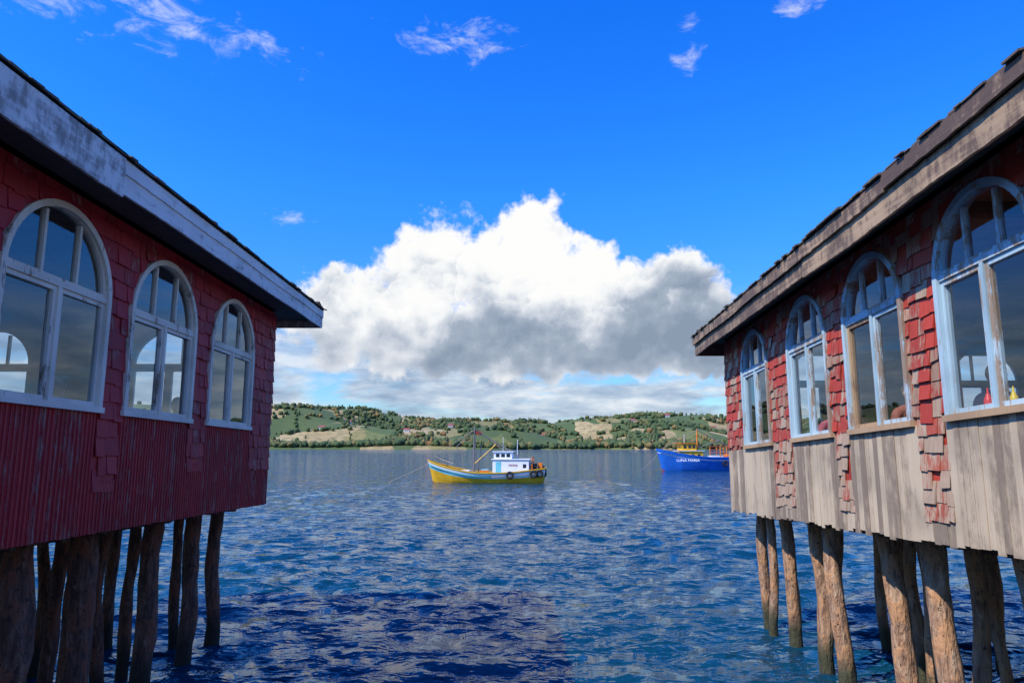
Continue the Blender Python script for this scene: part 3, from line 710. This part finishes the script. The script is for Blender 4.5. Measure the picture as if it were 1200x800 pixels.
tint=t.ramp(el,[(0,(.65,.82,.98)),(.12,(.58,.90,1.25)),(.35,(.40,1.15,2.0)),(.6,(.22,1.08,2.2))])
skyc=t.mix(1.0,hs.outputs[0],tint,'MULTIPLY')
blobs=[(.01,.255,.12,.10),(.035,.31,.055,.055),(-.10,.25,.10,.10),(.14,.20,.13,.08),(.12,.24,.06,.07),(-.23,.19,.13,.065),(.25,.20,.07,.08),(0,.155,.34,.065),(.16,.14,.24,.045)]
q=t.V('ADD',p0,t.V('SCALE',t.V('SUBTRACT',t.noise(p0,13,4,.6,out='Color'),(.5,.5,.5)),.06))
m=None
for(cx,cy,rx,ry) in blobs:
    d=t.V('MULTIPLY',t.V('SUBTRACT',q,(cx,cy,0)),(1/rx,1/ry,0)); v=t.M('SUBTRACT',1.0,t.V('DOT_PRODUCT',d,d))
    m=v if m is None else t.M('SMOOTH_MAX',m,v,.3)
m=t.M('MAXIMUM',m,-1.5)
def puff(sc_):
    o=t.vor(q,sc_,0,out=None); d=t.V('SUBTRACT',q,o['Position'])
    return o['Distance'], t.M('MULTIPLY',t.V('DOT_PRODUCT',d,(-.6,.8,0)),sc_)
d1,l1=puff(13); d2,l2=puff(30); d3,l3=puff(70)
n=t.noise(p0,20,6,.64)
h0=t.M('ADD',t.M('MULTIPLY',m,1.0),t.M('MULTIPLY',t.M('SUBTRACT',.45,d1),.5))
h0=t.M('ADD',h0,t.M('MULTIPLY',t.M('SUBTRACT',.45,d2),.28)); h0=t.M('ADD',h0,t.M('MULTIPLY',t.M('SUBTRACT',n,.5),1.5))
alpha=t.sstep(h0,-.08,.42)
low=t.noise(t.V('ADD',t.map(p0,(1,1.5,1)),(2,1,0)),6,3,.55)
fade=t.sstep(el,.14,.25)
sh=t.M('ADD',.66,t.M('MULTIPLY',t.M('ADD',t.M('MULTIPLY',l1,.15),t.M('ADD',t.M('MULTIPLY',l2,.11),t.M('MULTIPLY',l3,.05))),t.M('MULTIPLY_ADD',fade,.85,.15)))
sh=t.M('ADD',sh,t.M('MULTIPLY',t.M('SUBTRACT',el,.21),3.3)); sh=t.M('ADD',sh,t.M('MULTIPLY',t.M('SUBTRACT',low,.5),2.2))
sh=t.M('ADD',sh,t.M('MULTIPLY',t.M('SUBTRACT',n,.5),.9))
sh=t.M('SUBTRACT',sh,t.M('MULTIPLY',az,.6))
sh=t.M('ADD',sh,t.M('MULTIPLY',t.sstep(h0,.8,.1),.16))
ccol=t.ramp(sh,[(.0,(.26,.33,.44)),(.3,(.38,.45,.56)),(.55,(.64,.69,.77)),(.8,(.90,.92,.94)),(1,(.99,.99,.98))])
bn=t.noise(t.V('ADD',t.map(p0,(1,5,1)),(3.3,0,0)),4.5,5,.6,.3)
bm_=t.M('MULTIPLY',t.sstep(el,.24,.09),t.sstep(bn,.26,.52)); bm_=t.M('MULTIPLY',bm_,.92)
bcol=t.ramp(t.noise(t.V('ADD',t.map(p0,(1,4,1)),(9,2,0)),9,4,.6),[(.32,(.30,.40,.56)),(.5,(.52,.61,.74)),(.68,(.82,.86,.91))])
wisps=[(-.64,.54,.22,.05),(-.43,.52,.12,.03),(-.335,.315,.05,.012),(-.10,.565,.12,.03),(.27,.55,.03,.035),(.44,.57,.05,.015),(-.36,.15,.1,.05),(1.1,.4,.3,.12),(-1.3,.5,.3,.15),(2.4,.4,.5,.2),(-2.2,.35,.5,.15)]
m=None
for(cx,cy,rx,ry) in wisps:
    d=t.V('MULTIPLY',t.V('SUBTRACT',p0,(cx,cy,0)),(1/rx,1/ry,0)); v=t.M('SUBTRACT',1.0,t.V('DOT_PRODUCT',d,d)); m=v if m is None else t.M('MAXIMUM',m,v)
wn=t.noise(t.map(p0,(1,2.2,1)),13,7,.66,.3)
wa=t.M('MULTIPLY',t.sstep(t.M('ADD',t.M('MULTIPLY',t.M('MAXIMUM',m,-1.5),.16),wn),.54,.94),.85)
k=1/STR
def sc(c): return t.V('SCALE',c,k)
c=t.mix(bm_,skyc,sc(bcol)); c=t.mix(wa,c,(.85*k,.89*k,.95*k,1)); c=t.mix(alpha,c,sc(ccol))
bg=t.new('ShaderNodeBackground'); bg.inputs[1].default_value=STR; t.put(bg.inputs[0],c)
o=t.new('ShaderNodeOutputWorld'); t.l.new(bg.outputs[0],o.inputs[0])

# sun
sl=bpy.data.lights.new('sun','SUN'); sl.energy=5.0; sl.angle=math.radians(.5); sl.color=(1,.93,.82)
so=bpy.data.objects.new('sun',sl); scene.collection.objects.link(so)
d=Vector((math.sin(SUN_AZ)*math.cos(SUN_EL),math.cos(SUN_AZ)*math.cos(SUN_EL),math.sin(SUN_EL)))
so.rotation_euler=(-d).to_track_quat('-Z','Y').to_euler(); so.location=(0,0,40)

# camera
cam=bpy.data.cameras.new('camera'); cam.lens=24; cam.sensor_width=36; cam.clip_end=20000; cam.clip_start=.05
co=bpy.data.objects.new('camera',cam); scene.collection.objects.link(co); co.location=(0,0,3.3); co.rotation_euler=(math.radians(98.8),0,0)
scene.camera=co
